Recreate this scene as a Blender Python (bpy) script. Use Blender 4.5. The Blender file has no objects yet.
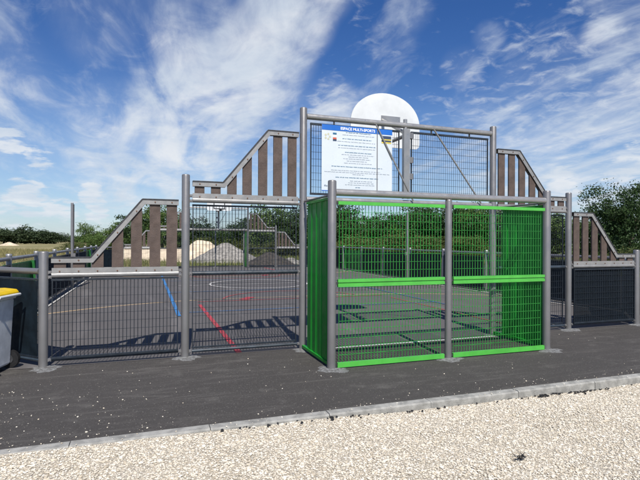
import bpy, math, random
import numpy as np
from mathutils import Vector, Matrix

random.seed(7)
rng = np.random.default_rng(7)
S = bpy.context.scene
COL = S.collection
PI = math.pi

# ------------------------------------------------------------------ camera
CAM = Vector((-3.5815, -6.3694, 1.47))
YAW, PITCH, ROLL, FPX = 0.3408, 0.0015, 0.0046, 489.22
cd = bpy.data.cameras.new('camera')
cam = bpy.data.objects.new('camera', cd)
COL.objects.link(cam)
S.camera = cam
cd.sensor_width = 36.0
cd.lens = FPX / 640 * 36
cd.clip_start, cd.clip_end = 0.05, 4000
fw = Vector((math.sin(YAW) * math.cos(PITCH), math.cos(YAW) * math.cos(PITCH), math.sin(PITCH)))
rt = Vector((math.cos(YAW), -math.sin(YAW), 0))
up = rt.cross(fw)
r2 = rt * math.cos(ROLL) + up * math.sin(ROLL)
u2 = up * math.cos(ROLL) - rt * math.sin(ROLL)
M = Matrix((r2, u2, -fw)).transposed().to_4x4()
M.translation = CAM
cam.matrix_world = M
S.view_settings.view_transform = 'Standard'
S.view_settings.look = 'None'
S.view_settings.exposure = 0.25
S.view_settings.gamma = 1.0
S.render.resolution_x, S.render.resolution_y = 1024, 768
S.cycles.max_bounces = 8
S.cycles.transparent_max_bounces = 8

# ------------------------------------------------------------------ sun
SUN = Vector((-0.10, -0.87, 1.0)).normalized()
ld = bpy.data.lights.new('sun', 'SUN')
ld.energy = 5.0
ld.angle = math.radians(0.53)
ld.color = (1.0, 0.955, 0.89)
sun = bpy.data.objects.new('sun', ld)
COL.objects.link(sun)
sun.rotation_euler = (-SUN).to_track_quat('-Z', 'Y').to_euler()
sun.location = (0, -20, 25)

# ------------------------------------------------------------------ sky
W = bpy.data.worlds.new('World')
S.world = W
W.use_nodes = True
wt = W.node_tree
wt.nodes.clear()


class NT:
    """small helper to write node trees"""
    def __init__(self, tree):
        self.t = tree

    def n(self, kind, **kw):
        nd = self.t.nodes.new(kind)
        for k, v in kw.items():
            setattr(nd, k, v)
        return nd

    def link(self, a, b):
        self.t.links.new(a, b)

    def put(self, sock, v):
        if hasattr(v, 'is_output'):
            self.link(v, sock)
        else:
            sock.default_value = v

    def math(self, op, a, b=0.0, c=0.0, clamp=False):
        nd = self.n('ShaderNodeMath', operation=op)
        nd.use_clamp = clamp
        self.put(nd.inputs[0], a)
        self.put(nd.inputs[1], b)
        self.put(nd.inputs[2], c)
        return nd.outputs[0]

    def vmath(self, op, a, b=(0, 0, 0)):
        nd = self.n('ShaderNodeVectorMath', operation=op)
        self.put(nd.inputs[0], a)
        self.put(nd.inputs[1], b)
        return nd

    def noise(self, vec, scale, detail=4, rough=0.5, dist=0.0, lac=2.0):
        nd = self.n('ShaderNodeTexNoise')
        if vec is not None:
            self.link(vec, nd.inputs['Vector'])
        nd.inputs['Scale'].default_value = scale
        nd.inputs['Detail'].default_value = detail
        nd.inputs['Roughness'].default_value = rough
        nd.inputs['Distortion'].default_value = dist
        nd.inputs['Lacunarity'].default_value = lac
        return nd.outputs['Fac']

    def ramp(self, fac, lo, hi, a=0.0, b=1.0):
        nd = self.n('ShaderNodeMapRange', interpolation_type='SMOOTHSTEP')
        self.put(nd.inputs['Value'], fac)
        nd.inputs['From Min'].default_value = lo
        nd.inputs['From Max'].default_value = hi
        nd.inputs['To Min'].default_value = a
        nd.inputs['To Max'].default_value = b
        return nd.outputs['Result']

    def mix(self, fac, a, b, blend='MIX'):
        nd = self.n('ShaderNodeMix', data_type='RGBA', blend_type=blend)
        self.put(nd.inputs['Factor'], fac)
        self.put(nd.inputs[6], a if hasattr(a, 'is_output') else (*a, 1))
        self.put(nd.inputs[7], b if hasattr(b, 'is_output') else (*b, 1))
        return nd.outputs[2]


def pixel_dir(x, y):
    a, b = x - 320, y - 240
    d = r2 * (a / FPX) + u2 * (-b / FPX) + fw
    return d.normalized()


w = NT(wt)
sky = w.n('ShaderNodeTexSky', sky_type='NISHITA')
sky.sun_disc = False
sky.sun_elevation = math.asin(SUN.z)
sky.sun_rotation = math.atan2(SUN.x, SUN.y)
sky.altitude = 0
sky.air_density = 1.0
sky.dust_density = 0.35
sky.ozone_density = 2.2
hs = w.n('ShaderNodeHueSaturation')
hs.inputs['Saturation'].default_value = 1.35
hs.inputs['Value'].default_value = 0.94
hs.inputs['Hue'].default_value = 0.516
w.link(sky.outputs[0], hs.inputs['Color'])
tc = w.n('ShaderNodeTexCoord')
D = tc.outputs['Generated']
sep = w.n('ShaderNodeSeparateXYZ')
w.link(D, sep.inputs[0])
den = w.math('ADD', w.math('MAXIMUM', sep.outputs[2], 0.0), 0.16)
px = w.math('DIVIDE', sep.outputs[0], den)
py = w.math('DIVIDE', sep.outputs[1], den)
cmb = w.n('ShaderNodeCombineXYZ')
w.link(px, cmb.inputs[0])
w.link(py, cmb.inputs[1])
P = cmb.outputs[0]


def blobs(lst):
    """soft masses of cloud around given directions of the sky: (x, y, radius, weight)"""
    tot = None
    for x, y, r, wt_ in lst:
        d = pixel_dir(x, y)
        dot = w.vmath('DOT_PRODUCT', D, tuple(d)).outputs['Value']
        ang = math.atan(r / FPX)
        v = w.ramp(dot, math.cos(ang * 1.0), 1.0, 0.0, wt_)
        tot = v if tot is None else w.math('SMOOTH_MAX', tot, v, 0.12)
    return tot


# streaky high cloud, drawn out from lower left to upper right
mp = w.n('ShaderNodeMapping')
w.link(P, mp.inputs[0])
mp.inputs['Rotation'].default_value = (0, 0, math.radians(20))
mp.inputs['Scale'].default_value = (1.7, 0.62, 1)
streak = w.noise(mp.outputs[0], 1.7, 10, 0.56, 1.1)
mpf = w.n('ShaderNodeMapping')
w.link(P, mpf.inputs[0])
mpf.inputs['Rotation'].default_value = (0, 0, math.radians(20))
mpf.inputs['Scale'].default_value = (1.35, 0.75, 1)
fine = w.noise(mpf.outputs[0], 4.6, 10, 0.60, 0.8)
dens = w.math('ADD', w.math('MULTIPLY', streak, 0.55), w.math('MULTIPLY', fine, 0.45))
cirrus_mask = blobs([
    (300, -30, 70, .60), (285, 15, 62, .64), (262, 55, 68, .64), (225, 90, 80, .60), (185, 125, 90, .54), (135, 155, 100, .44), (80, 178, 90, .28),
    (255, 150, 70, .34), (215, 175, 75, .24), (60, 115, 90, .17), (110, 20, 75, .30), (180, 35, 70, .30), (225, 30, 60, .30),
    (332, 104, 40, .36), (305, 112, 34, .28), (378, 62, 36, .16), (410, 8, 34, .28), (395, 40, 36, .22), (462, 68, 30, .28), (488, 37, 22, .28),
    (605, 38, 28, .42), (632, 60, 46, .42), (580, 82, 60, .30), (530, 105, 65, .30), (478, 120, 50, .26), (610, 110, 70, .28), (560, 140, 80, .22), (630, 140, 80, .30),
    (520, 165, 100, .36), (600, 185, 120, .42), (440, 150, 70, .22), (250, 195, 90, .20), (130, 215, 110, .08), (560, 205, 150, .28),
    (720, 110, 130, .42), (790, 40, 130, .34), (-70, 90, 130, .36), (-130, 190, 140, .36), (220, -110, 110, .45), (480, -150, 140, .36), (60, -90, 90, .34), (700, -80, 120, .3)])
cir = w.ramp(w.math('ADD', dens, w.math('MULTIPLY', cirrus_mask, 0.50)), 0.58, 0.92, 0.0, 0.90)
soft = w.math('MULTIPLY', w.ramp(cirrus_mask, 0.12, 0.62, 0.0, 0.75), w.ramp(streak, 0.30, 0.68, 0.15, 1.0))
cir = w.math('SUBTRACT', 1.0, w.math('MULTIPLY', w.math('SUBTRACT', 1.0, cir), w.math('SUBTRACT', 1.0, soft)))
# small rippled cloud
rip_mask = blobs([(560, 85, 110, .5), (500, 112, 85, .45), (620, 55, 70, .5), (445, 130, 70, .35), (604, 36, 24, .8), (555, 50, 20, .4), (330, 106, 40, .6), (635, 110, 70, .35), (570, 145, 80, .3), (250, 120, 80, .35), (210, 140, 60, .3), (468, 68, 36, .4), (380, 22, 50, .3)])
rip = w.noise(P, 12.0, 6, 0.58, 0.5)
ripc = w.ramp(w.math('ADD', rip, w.math('MULTIPLY', rip_mask, 0.42)), 0.64, 1.02, 0.0, 0.62)
# flat little cumulus low over the horizon
mp3 = w.n('ShaderNodeMapping')
w.link(D, mp3.inputs[0])
mp3.inputs['Scale'].default_value = (1, 1, 3.4)
cum = w.noise(mp3.outputs[0], 22.0, 7, 0.55, 0.3)
cum_mask = blobs([(22, 197, 24, .8), (90, 194, 15, .9), (98, 206, 16, .7), (46, 207, 22, .6), (8, 140, 20, .8), (38, 156, 18, .55),
                  (95, 215, 14, .6), (68, 212, 18, .6), (562, 183, 26, .8), (15, 215, 26, .5), (270, 210, 25, .6), (640, 175, 40, .6), (-60, 200, 40, .6), (720, 190, 60, .7)])
cumc = w.math('MULTIPLY', w.ramp(w.math('ADD', cum, w.math('MULTIPLY', cum_mask, 0.40)), 0.66, 0.84, 0.0, 0.85), w.ramp(cum_mask, 0.05, 0.30))
cov = w.math('SUBTRACT', 1.0, w.math('MULTIPLY', w.math('MULTIPLY', w.math('SUBTRACT', 1.0, cir), w.math('SUBTRACT', 1.0, ripc)), w.math('SUBTRACT', 1.0, cumc)), clamp=True)
# thin veil towards the horizon
veil = w.ramp(sep.outputs[2], 0.0, 0.34, 0.46, 0.0)
shade = w.ramp(w.noise(P, 2.6, 5, 0.6, 0.4), 0.35, 0.7, 0.0, 1.0)
cloud_col = w.mix(shade, (6.0, 6.7, 7.6), (7.6, 7.9, 8.3))
base = w.mix(veil, hs.outputs[0], (3.6, 5.5, 8.6))
skyc = w.mix(cov, base, cloud_col)
bg = w.n('ShaderNodeBackground')
w.link(skyc, bg.inputs[0])
bg.inputs[1].default_value = 0.09
wo = w.n('ShaderNodeOutputWorld')
w.link(bg.outputs[0], wo.inputs[0])

# ------------------------------------------------------------------ materials
MATS = {}


def mat(name, col, rough=0.6, metal=0.0, var=0.12, scale=8.0, bump=0.0, bscale=60.0, col2=None, spec=0.5, detail=5, coord='Object'):
    if name in MATS:
        return MATS[name]
    m = bpy.data.materials.new(name)
    m.use_nodes = True
    t = NT(m.node_tree)
    b = m.node_tree.nodes['Principled BSDF']
    b.inputs['Roughness'].default_value = rough
    b.inputs['Metallic'].default_value = metal
    b.inputs['Specular IOR Level'].default_value = spec
    tcn = t.n('ShaderNodeTexCoord')
    V = tcn.outputs[coord]
    nz = t.noise(V, scale, detail, 0.6)
    c2 = col2 if col2 else tuple(c * (1 - var * 2) for c in col)
    c1 = col if col2 else tuple(min(1, c * (1 + var)) for c in col)
    t.link(t.mix(t.ramp(nz, 0.3, 0.7), c2, c1), b.inputs['Base Color'])
    rn = t.noise(V, scale * 2.3, 3, 0.6)
    t.link(t.ramp(rn, 0.25, 0.75, max(0.02, rough - 0.1), min(1, rough + 0.1)), b.inputs['Roughness'])
    if bump:
        bn = t.n('ShaderNodeBump')
        bn.inputs['Strength'].default_value = bump
        bn.inputs['Distance'].default_value = 0.02
        t.link(t.noise(V, bscale, 4, 0.6), bn.inputs['Height'])
        t.link(bn.outputs[0], b.inputs['Normal'])
    MATS[name] = m
    return m


steel = mat('painted steel', (0.215, 0.21, 0.208), 0.40, 0.45, 0.045, 2.0, 0.015, 25)
galv = mat('galvanised steel', (0.33, 0.325, 0.315), 0.36, 0.5, 0.05, 5.0, 0.015, 40)
band_m = mat('aluminium band', (0.30, 0.295, 0.285), 0.45, 0.35, 0.07, 9.0)
rubber = mat('dark rubber edge', (0.035, 0.036, 0.04), 0.7, 0, 0.2, 20)
slat_m = mat('brown composite slat', (0.086, 0.061, 0.050), 0.74, 0, 0.14, 7.0, 0.2, 60)
navy = mat('dark blue powder coat', (0.016, 0.022, 0.030), 0.45, 0, 0.2, 9.0)
navy_sheet = mat('dark blue backing sheet', (0.006, 0.012, 0.018), 0.6, 0, 0.25, 5.0, spec=0.2)
navy_rail = mat('dark blue rail paint', (0.030, 0.042, 0.055), 0.4, 0, 0.2, 9.0)
green_b = mat('bright green paint', (0.075, 0.40, 0.055), 0.42, 0, 0.06, 6.0)
green_w = mat('green wire coat', (0.030, 0.25, 0.038), 0.45, 0, 0.15, 6.0)
green_p = mat('dark green panel', (0.008, 0.115, 0.018), 0.5, 0, 0.10, 3.0)
green_s = mat('green sheet', (0.014, 0.27, 0.028), 0.42, 0, 0.10, 2.2, 0.04, 6.0, spec=0.25)
white_b = mat('white board', (0.62, 0.64, 0.64), 0.5, 0, 0.05, 3.0)
white_sign = mat('sign white', (0.58, 0.63, 0.67), 0.32, 0, 0.02, 3.0)
blue_sign = mat('sign blue', (0.02, 0.13, 0.48), 0.35, 0, 0.03, 3.0)
ink = mat('grey sign ink', (0.20, 0.24, 0.30), 0.6, 0, 0.05, 30)
sign_white_ink = mat('white sign ink', (0.82, 0.82, 0.82), 0.6, 0, 0.02, 30)
ink_red = mat('red ink', (0.55, 0.10, 0.05), 0.6, 0, 0.05, 30)
ink_teal = mat('dark teal ink', (0.02, 0.12, 0.22), 0.6, 0, 0.05, 30)
ink_yel = mat('yellow ink', (0.62, 0.50, 0.08), 0.6, 0, 0.05, 30)
ink_pale = mat('pale olive ink', (0.50, 0.50, 0.36), 0.6, 0, 0.05, 30)
ink_dark = mat('dark navy ink', (0.03, 0.05, 0.10), 0.6, 0, 0.05, 30)
copper = mat('bronze bolt', (0.16, 0.085, 0.05), 0.5, 0.4, 0.1, 30)
black_p = mat('black plastic', (0.012, 0.012, 0.013), 0.55, 0, 0.2, 20)
bin_grey = mat('grey bin plastic', (0.68, 0.70, 0.71), 0.6, 0, 0.16, 5.0, 0.05, 40, col2=(0.50, 0.515, 0.53))
bin_yel = mat('yellow lid plastic', (0.74, 0.50, 0.012), 0.4, 0, 0.06, 8.0)
orange_m = mat('orange rim paint', (0.55, 0.10, 0.02), 0.5)
foot_m = mat('pale concrete footing', (0.235, 0.24, 0.24), 0.9, 0, 0.22, 26.0, 0.7, 70, col2=(0.07, 0.066, 0.062))
kerb_m = mat('kerb concrete', (0.30, 0.295, 0.27), 0.9, 0, 0.18, 9.0, 0.35, 90)
bark = mat('bark', (0.085, 0.065, 0.048), 0.9, 0, 0.25, 12.0, 0.5, 25)
char = mat('dark tarmac crumb', (0.012, 0.012, 0.013), 0.8, 0, 0.2, 30)


def asphalt_mat():
    m = bpy.data.materials.new('path asphalt')
    m.use_nodes = True
    t = NT(m.node_tree)
    b = m.node_tree.nodes['Principled BSDF']
    g = t.n('ShaderNodeNewGeometry')
    V = g.outputs['Position']
    big = t.noise(V, 0.55, 4, 0.55)
    mid = t.noise(V, 3.5, 5, 0.6)
    grain = t.noise(V, 190.0, 3, 0.65)
    mpn = t.n('ShaderNodeMapping')
    t.link(V, mpn.inputs[0])
    mpn.inputs['Scale'].default_value = (0.45, 3.0, 1)
    mpn.inputs['Rotation'].default_value = (0, 0, math.radians(-3))
    st = t.noise(mpn.outputs[0], 1.9, 8, 0.72, 1.2)
    c = t.mix(t.ramp(grain, 0.28, 0.72), (0.028, 0.0255, 0.024), (0.080, 0.074, 0.068))
    c = t.mix(t.ramp(big, 0.35, 0.7, 0, 0.55), c, (0.060, 0.055, 0.051))
    c = t.mix(t.ramp(st, 0.48, 0.74, 0, 0.5), c, (0.140, 0.131, 0.120))      # limestone dust in streaks
    c = t.mix(t.ramp(mid, 0.55, 0.78, 0, 0.5), c, (0.135, 0.127, 0.116))
    sp_ = t.noise(V, 62.0, 2, 0.5)
    c = t.mix(t.ramp(sp_, 0.62, 0.72, 0, 0.6), c, (0.20, 0.19, 0.17))
    t.link(c, b.inputs['Base Color'])
    b.inputs['Roughness'].default_value = 0.9
    b.inputs['Specular IOR Level'].default_value = 0.3
    bn = t.n('ShaderNodeBump')
    bn.inputs['Strength'].default_value = 0.55
    bn.inputs['Distance'].default_value = 0.006
    t.link(grain, bn.inputs['Height'])
    t.link(bn.outputs[0], b.inputs['Normal'])
    return m


def court_mat(name, paint=None, wear=0.0):
    """court tarmac; with paint, the worn paint of a marking on it"""
    m = bpy.data.materials.new(name)
    m.use_nodes = True
    t = NT(m.node_tree)
    b = m.node_tree.nodes['Principled BSDF']
    g = t.n('ShaderNodeNewGeometry')
    V = g.outputs['Position']
    grain = t.noise(V, 150.0, 3, 0.65)
    big = t.noise(V, 0.5, 5, 0.6)
    mpn = t.n('ShaderNodeMapping')
    t.link(V, mpn.inputs[0])
    mpn.inputs['Scale'].default_value = (2.2, 0.22, 1)
    st = t.noise(mpn.outputs[0], 0.9, 5, 0.6, 0.3)
    c = t.mix(t.ramp(grain, 0.28, 0.72), (0.070, 0.066, 0.065), (0.130, 0.122, 0.119))
    c = t.mix(t.ramp(big, 0.4, 0.7, 0, 0.5), c, (0.090, 0.084, 0.082))
    c = t.mix(t.ramp(st, 0.52, 0.72, 0, 0.45), c, (0.185, 0.175, 0.170))
    if paint:
        wr = t.noise(V, 5.0, 6, 0.7)
        fine_ = t.noise(V, 130.0, 3, 0.6)
        f1 = t.ramp(t.math('ADD', t.math('MULTIPLY', wr, 0.6), t.math('MULTIPLY', fine_, 0.4)), 0.30 + wear, 0.48 + wear, 0.12, 0.95)
        c = t.mix(f1, c, paint)
    t.link(c, b.inputs['Base Color'])
    b.inputs['Roughness'].default_value = 0.85
    b.inputs['Specular IOR Level'].default_value = 0.3
    bn = t.n('ShaderNodeBump')
    bn.inputs['Strength'].default_value = 0.4
    bn.inputs['Distance'].default_value = 0.005
    t.link(grain, bn.inputs['Height'])
    t.link(bn.outputs[0], b.inputs['Normal'])
    return m


def field_mat():
    m = bpy.data.materials.new('dry field')
    m.use_nodes = True
    t = NT(m.node_tree)
    b = m.node_tree.nodes['Principled BSDF']
    g = t.n('ShaderNodeNewGeometry')
    V = g.outputs['Position']
    sp = t.n('ShaderNodeSeparateXYZ')
    t.link(V, sp.inputs[0])
    mpn = t.n('ShaderNodeMapping')
    t.link(V, mpn.inputs[0])
    mpn.inputs['Scale'].default_value = (0.35, 1.0, 1)
    mpn.inputs['Rotation'].default_value = (0, 0, math.radians(-22))
    a = t.noise(mpn.outputs[0], 0.085, 5, 0.6, 0.4)
    c_ = t.noise(V, 1.6, 6, 0.65)
    c = t.mix(t.ramp(a, 0.40, 0.60), (0.145, 0.145, 0.060), (0.44, 0.37, 0.215))
    c = t.mix(t.ramp(c_, 0.35, 0.72, 0, 0.6), c, (0.20, 0.18, 0.075))
    # greener to the right and behind the far end of the pitch
    gr = t.ramp(t.math('ADD', sp.outputs[0], t.math('MULTIPLY', c_, 6.0)), -3.0, 9.0)
    c = t.mix(t.math('MULTIPLY', gr, 0.85), c, (0.105, 0.135, 0.040))
    t.link(c, b.inputs['Base Color'])
    b.inputs['Roughness'].default_value = 0.95
    b.inputs['Specular IOR Level'].default_value = 0.1
    bn = t.n('ShaderNodeBump')
    bn.inputs['Strength'].default_value = 0.8
    bn.inputs['Distance'].default_value = 0.12
    t.link(t.noise(V, 9.0, 5, 0.7), bn.inputs['Height'])
    t.link(bn.outputs[0], b.inputs['Normal'])
    return m


def island_mat(name, cols, rough=0.85, trans=False, spec=0.3):
    """colour that differs from stone to stone or leaf to leaf"""
    m = bpy.data.materials.new(name)
    m.use_nodes = True
    t = NT(m.node_tree)
    b = m.node_tree.nodes['Principled BSDF']
    g = t.n('ShaderNodeNewGeometry')
    cr = t.n('ShaderNodeValToRGB')
    el = cr.color_ramp.elements
    el[0].position, el[0].color = 0.0, (*cols[0], 1)
    el[1].position, el[1].color = 1.0, (*cols[-1], 1)
    for i, c in enumerate(cols[1:-1]):
        e = el.new((i + 1) / (len(cols) - 1))
        e.color = (*c, 1)
    t.link(g.outputs['Random Per Island'], cr.inputs[0])
    c = cr.outputs[0]
    if not trans:
        nz = t.noise(g.outputs['Position'], 220.0, 3, 0.6)
        c = t.mix(t.ramp(nz, 0.3, 0.7, 0.0, 0.25), c, (0.50, 0.44, 0.34))
    t.link(c, b.inputs['Base Color'])
    b.inputs['Roughness'].default_value = rough
    b.inputs['Specular IOR Level'].default_value = spec
    if trans:
        tr = t.n('ShaderNodeBsdfTranslucent')
        t.link(c, tr.inputs[0])
        mx = t.n('ShaderNodeMixShader')
        mx.inputs[0].default_value = 0.28
        t.link(b.outputs[0], mx.inputs[1])
        t.link(tr.outputs[0], mx.inputs[2])
        t.link(mx.outputs[0], m.node_tree.nodes['Material Output'].inputs[0])
    return m


asphalt = asphalt_mat()
court_m = court_mat('court tarmac')
pt_white = court_mat('white court paint', (0.62, 0.61, 0.58), 0.0)
pt_pale = court_mat('worn white court paint', (0.50, 0.49, 0.46), 0.03)
pt_yellow = court_mat('pale orange court paint', (0.62, 0.44, 0.24), 0.0)
pt_blue = court_mat('blue court paint', (0.04, 0.18, 0.42), 0.02)
pt_blue2 = court_mat('worn blue court paint', (0.05, 0.15, 0.33), 0.06)
pt_red = court_mat('red court paint', (0.40, 0.045, 0.060), 0.03)
pt_red2 = court_mat('worn red court paint', (0.36, 0.07, 0.07), 0.06)
field_m = field_mat()
gravel_m = island_mat('limestone chippings', [(0.42, 0.36, 0.27), (0.65, 0.59, 0.48), (0.69, 0.64, 0.54), (0.76, 0.72, 0.63), (0.58, 0.50, 0.37), (0.71, 0.67, 0.58)], 0.9)
gravel_base = mat('limestone grit', (0.60, 0.535, 0.42), 0.95, 0, 0.25, 70.0, 0.9, 120.0, coord='Object')
sand_m = mat('pale sand', (0.60, 0.50, 0.36), 0.95, 0, 0.16, 1.6, 0.6, 9.0)
chips_m = mat('grey stone chippings', (0.25, 0.235, 0.21), 0.95, 0, 0.22, 5.0, 0.9, 11.0)
soil_m = mat('dark soil', (0.060, 0.052, 0.045), 0.95, 0, 0.25, 4.0, 0.9, 7.0)
leaf_dark = island_mat('dark leaves', [(0.0224, 0.0448, 0.0152), (0.0368, 0.0730, 0.0224), (0.0560, 0.1003, 0.0296), (0.0344, 0.0646, 0.0224)], 0.6, True)
leaf_mid = island_mat('mid green leaves', [(0.0547, 0.1021, 0.0258), (0.0908, 0.1586, 0.0396), (0.1288, 0.1887, 0.0488), (0.0761, 0.1235, 0.0340)], 0.6, True)
leaf_yel = island_mat('yellow green leaves', [(0.0696, 0.0973, 0.0256), (0.1024, 0.1269, 0.0368), (0.1312, 0.1398, 0.0488), (0.0816, 0.1064, 0.0328)], 0.6, True)
leaf_far = island_mat('distant leaves', [(0.0320, 0.0532, 0.0248), (0.0496, 0.0775, 0.0344), (0.0768, 0.1011, 0.0448)], 0.7, True)
blade_m = island_mat('dry grass blades', [(0.36, 0.30, 0.15), (0.22, 0.20, 0.075), (0.14, 0.15, 0.05), (0.44, 0.36, 0.19)], 0.8, True)
blade_g = island_mat('green grass blades', [(0.10, 0.14, 0.04), (0.15, 0.18, 0.055), (0.22, 0.21, 0.08), (0.085, 0.12, 0.035)], 0.8, True)


# ------------------------------------------------------------------ mesh helpers
class MB:
    def __init__(self):
        self.v, self.f, self.s = [], [], []

    def add(self, vs, fs, smooth=False):
        o = len(self.v)
        self.v += [tuple(p) for p in vs]
        self.f += [tuple(i + o for i in q) for q in fs]
        self.s += [smooth] * len(fs)
        return self

    def box(self, c, s, rot=None):
        hx, hy, hz = s[0] / 2, s[1] / 2, s[2] / 2
        vs = [Vector((x, y, z)) for x in (-hx, hx) for y in (-hy, hy) for z in (-hz, hz)]
        if rot is not None:
            vs = [rot @ p for p in vs]
        vs = [p + Vector(c) for p in vs]
        return self.add(vs, [(0, 1, 3, 2), (4, 6, 7, 5), (0, 4, 5, 1), (2, 3, 7, 6), (0, 2, 6, 4), (1, 5, 7, 3)])

    def tube(self, a, b, r, n=14, caps=True, r1=None, smooth=True):
        a, b = Vector(a), Vector(b)
        d = (b - a).normalized()
        x = d.orthogonal().normalized()
        if abs(d.z) < 0.9:
            x = d.cross(Vector((0, 0, 1))).normalized()
        y = d.cross(x)
        r1 = r if r1 is None else r1
        ra = [a + (x * math.cos(2 * PI * i / n + PI / n) + y * math.sin(2 * PI * i / n + PI / n)) * r for i in range(n)]
        rb = [b + (x * math.cos(2 * PI * i / n + PI / n) + y * math.sin(2 * PI * i / n + PI / n)) * r1 for i in range(n)]
        self.add(ra + rb, [(i, (i + 1) % n, n + (i + 1) % n, n + i) for i in range(n)], smooth)
        if caps:
            self.add(ra, [tuple(reversed(range(n)))])
            self.add(rb, [tuple(range(n))])
        return self

    def lathe(self, c, prof, n=18, smooth=True):
        """prof: list of (r, z), from low to high"""
        vs, fs = [], []
        for r, z in prof:
            for i in range(n):
                a = 2 * PI * i / n
                vs.append((c[0] + r * math.cos(a), c[1] + r * math.sin(a), c[2] + z))
        for k in range(len(prof) - 1):
            for i in range(n):
                fs.append((k * n + i, k * n + (i + 1) % n, (k + 1) * n + (i + 1) % n, (k + 1) * n + i))
        self.add(vs, fs, smooth)
        top = len(prof) - 1
        self.add(vs[top * n:], [tuple(range(n))])
        return self

    def prism(self, poly, y0, y1):
        """poly in (x, z), drawn out along y"""
        n = len(poly)
        vs = [(x, y0, z) for x, z in poly] + [(x, y1, z) for x, z in poly]
        return self.add(vs, [tuple(range(n)), tuple(reversed(range(n, 2 * n)))] + [((i + 1) % n, i, n + i, n + (i + 1) % n) for i in range(n)])

    def mesh(self, name, m):
        me = bpy.data.meshes.new(name)
        me.from_pydata(self.v, [], self.f)
        me.polygons.foreach_set('use_smooth', self.s)
        me.materials.append(m)
        me.update()
        return me

    def build(self, name, m, parent=None, loc=None):
        return link(name, self.mesh(name, m), parent, loc)


def link(name, me, parent=None, loc=None):
    o = bpy.data.objects.new(name, me)
    COL.objects.link(o)
    if parent:
        o.parent = parent
    if loc:
        o.location = loc
    return o


def thing(name, label, cat, loc=(0, 0, 0), rz=0.0, group=None):
    o = bpy.data.objects.new(name, None)
    COL.objects.link(o)
    o.empty_display_size = 0.2
    o.location = loc
    o.rotation_euler = (0, 0, rz)
    return tag(o, label, cat, group)


def tag(o, label, cat, group=None):
    o['label'] = label
    o['category'] = cat
    if group:
        o['group'] = group
    return o


def structure(o):
    o['kind'] = 'structure'
    return o


def stuff(o):
    o['kind'] = 'stuff'
    return o


def copy_tree(o, parent=None):
    c = o.copy()
    COL.objects.link(c)
    c.parent = parent
    for ch in list(o.children):
        copy_tree(ch, c)
    return c


def np_mesh(name, verts, faces, m, smooth=False):
    """verts (n,3), faces (k, 3 or 4)"""
    me = bpy.data.meshes.new(name)
    nv, (nf, k) = len(verts), faces.shape
    me.vertices.add(nv)
    me.vertices.foreach_set('co', np.ascontiguousarray(verts, np.float32).ravel())
    me.loops.add(nf * k)
    me.loops.foreach_set('vertex_index', np.ascontiguousarray(faces, np.int32).ravel())
    me.polygons.add(nf)
    me.polygons.foreach_set('loop_start', np.arange(0, nf * k, k, dtype=np.int32))
    me.polygons.foreach_set('loop_total', np.full(nf, k, np.int32))
    me.polygons.foreach_set('use_smooth', np.full(nf, smooth, bool))
    me.materials.append(m)
    me.update(calc_edges=True)
    return me


def sheet(name, x0, x1, y0, y1, z, m, nx=1, ny=1, hfun=None):
    xs, ys = np.linspace(x0, x1, nx + 1), np.linspace(y0, y1, ny + 1)
    X, Y = np.meshgrid(xs, ys, indexing='ij')
    Z = np.full_like(X, z) if hfun is None else hfun(X, Y)
    v = np.stack([X, Y, Z], -1).reshape(-1, 3)
    i = np.arange(nx)[:, None] * (ny + 1) + np.arange(ny)[None, :]
    i = i.ravel()
    f = np.stack([i, i + ny + 1, i + ny + 2, i + 1], 1)
    return link(name, np_mesh(name, v, f, m, True))


# value noise for terrain and heaps
_tab = rng.random((64, 64))


def vnoise(x, y):
    xi, yi = np.floor(x).astype(int), np.floor(y).astype(int)
    fx, fy = x - xi, y - yi
    fx, fy = fx * fx * (3 - 2 * fx), fy * fy * (3 - 2 * fy)
    g = lambda a, b: _tab[a % 64, b % 64]
    return (g(xi, yi) * (1 - fx) + g(xi + 1, yi) * fx) * (1 - fy) + (g(xi, yi + 1) * (1 - fx) + g(xi + 1, yi + 1) * fx) * fy


def fbm(x, y, o=4):
    s, a = 0, 0.5
    for k in range(o):
        s = s + a * vnoise(x * 2 ** k + 17 * k, y * 2 ** k + 5 * k)
        a *= 0.5
    return s


# ------------------------------------------------------------------ ground
L = 19.80            # length of the pitch, fence to fence
A1, A2, A3 = 1.5699, 3.1179, 4.6956
SIDE = 5.80          # side fences
CH = SIDE - A3       # cut corners
HA, HB, HC, HG = 1.333, 2.297, 3.284, 2.166
GD = 1.1075          # depth of the goal
KV = -2.42           # edge of the path


def field_h(X, Y):
    d = np.maximum(np.hypot(np.maximum(np.abs(X) - 16, 0), np.maximum(np.abs(Y - 10) - 22, 0)), 0)
    low = -0.5 * np.clip((-1.5 - Y) / 2.0, 0, 1)
    return low - 0.06 + 0.10 * np.clip(d / 20, 0, 1) * (fbm(X * 0.09, Y * 0.09) - 0.35) * 3 - 0.0012 * np.minimum(d, 300)


structure(sheet('field', -900, 900, -60, 1500, 0, field_m, 220, 200, field_h))
structure(sheet('path', -14.0, 16.0, KV, L + 2.6, -0.004, asphalt, 1, 1))
court = structure(sheet('court_surface', -SIDE, SIDE, 0.0, L, 0.0, court_m, 1, 1))


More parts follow.
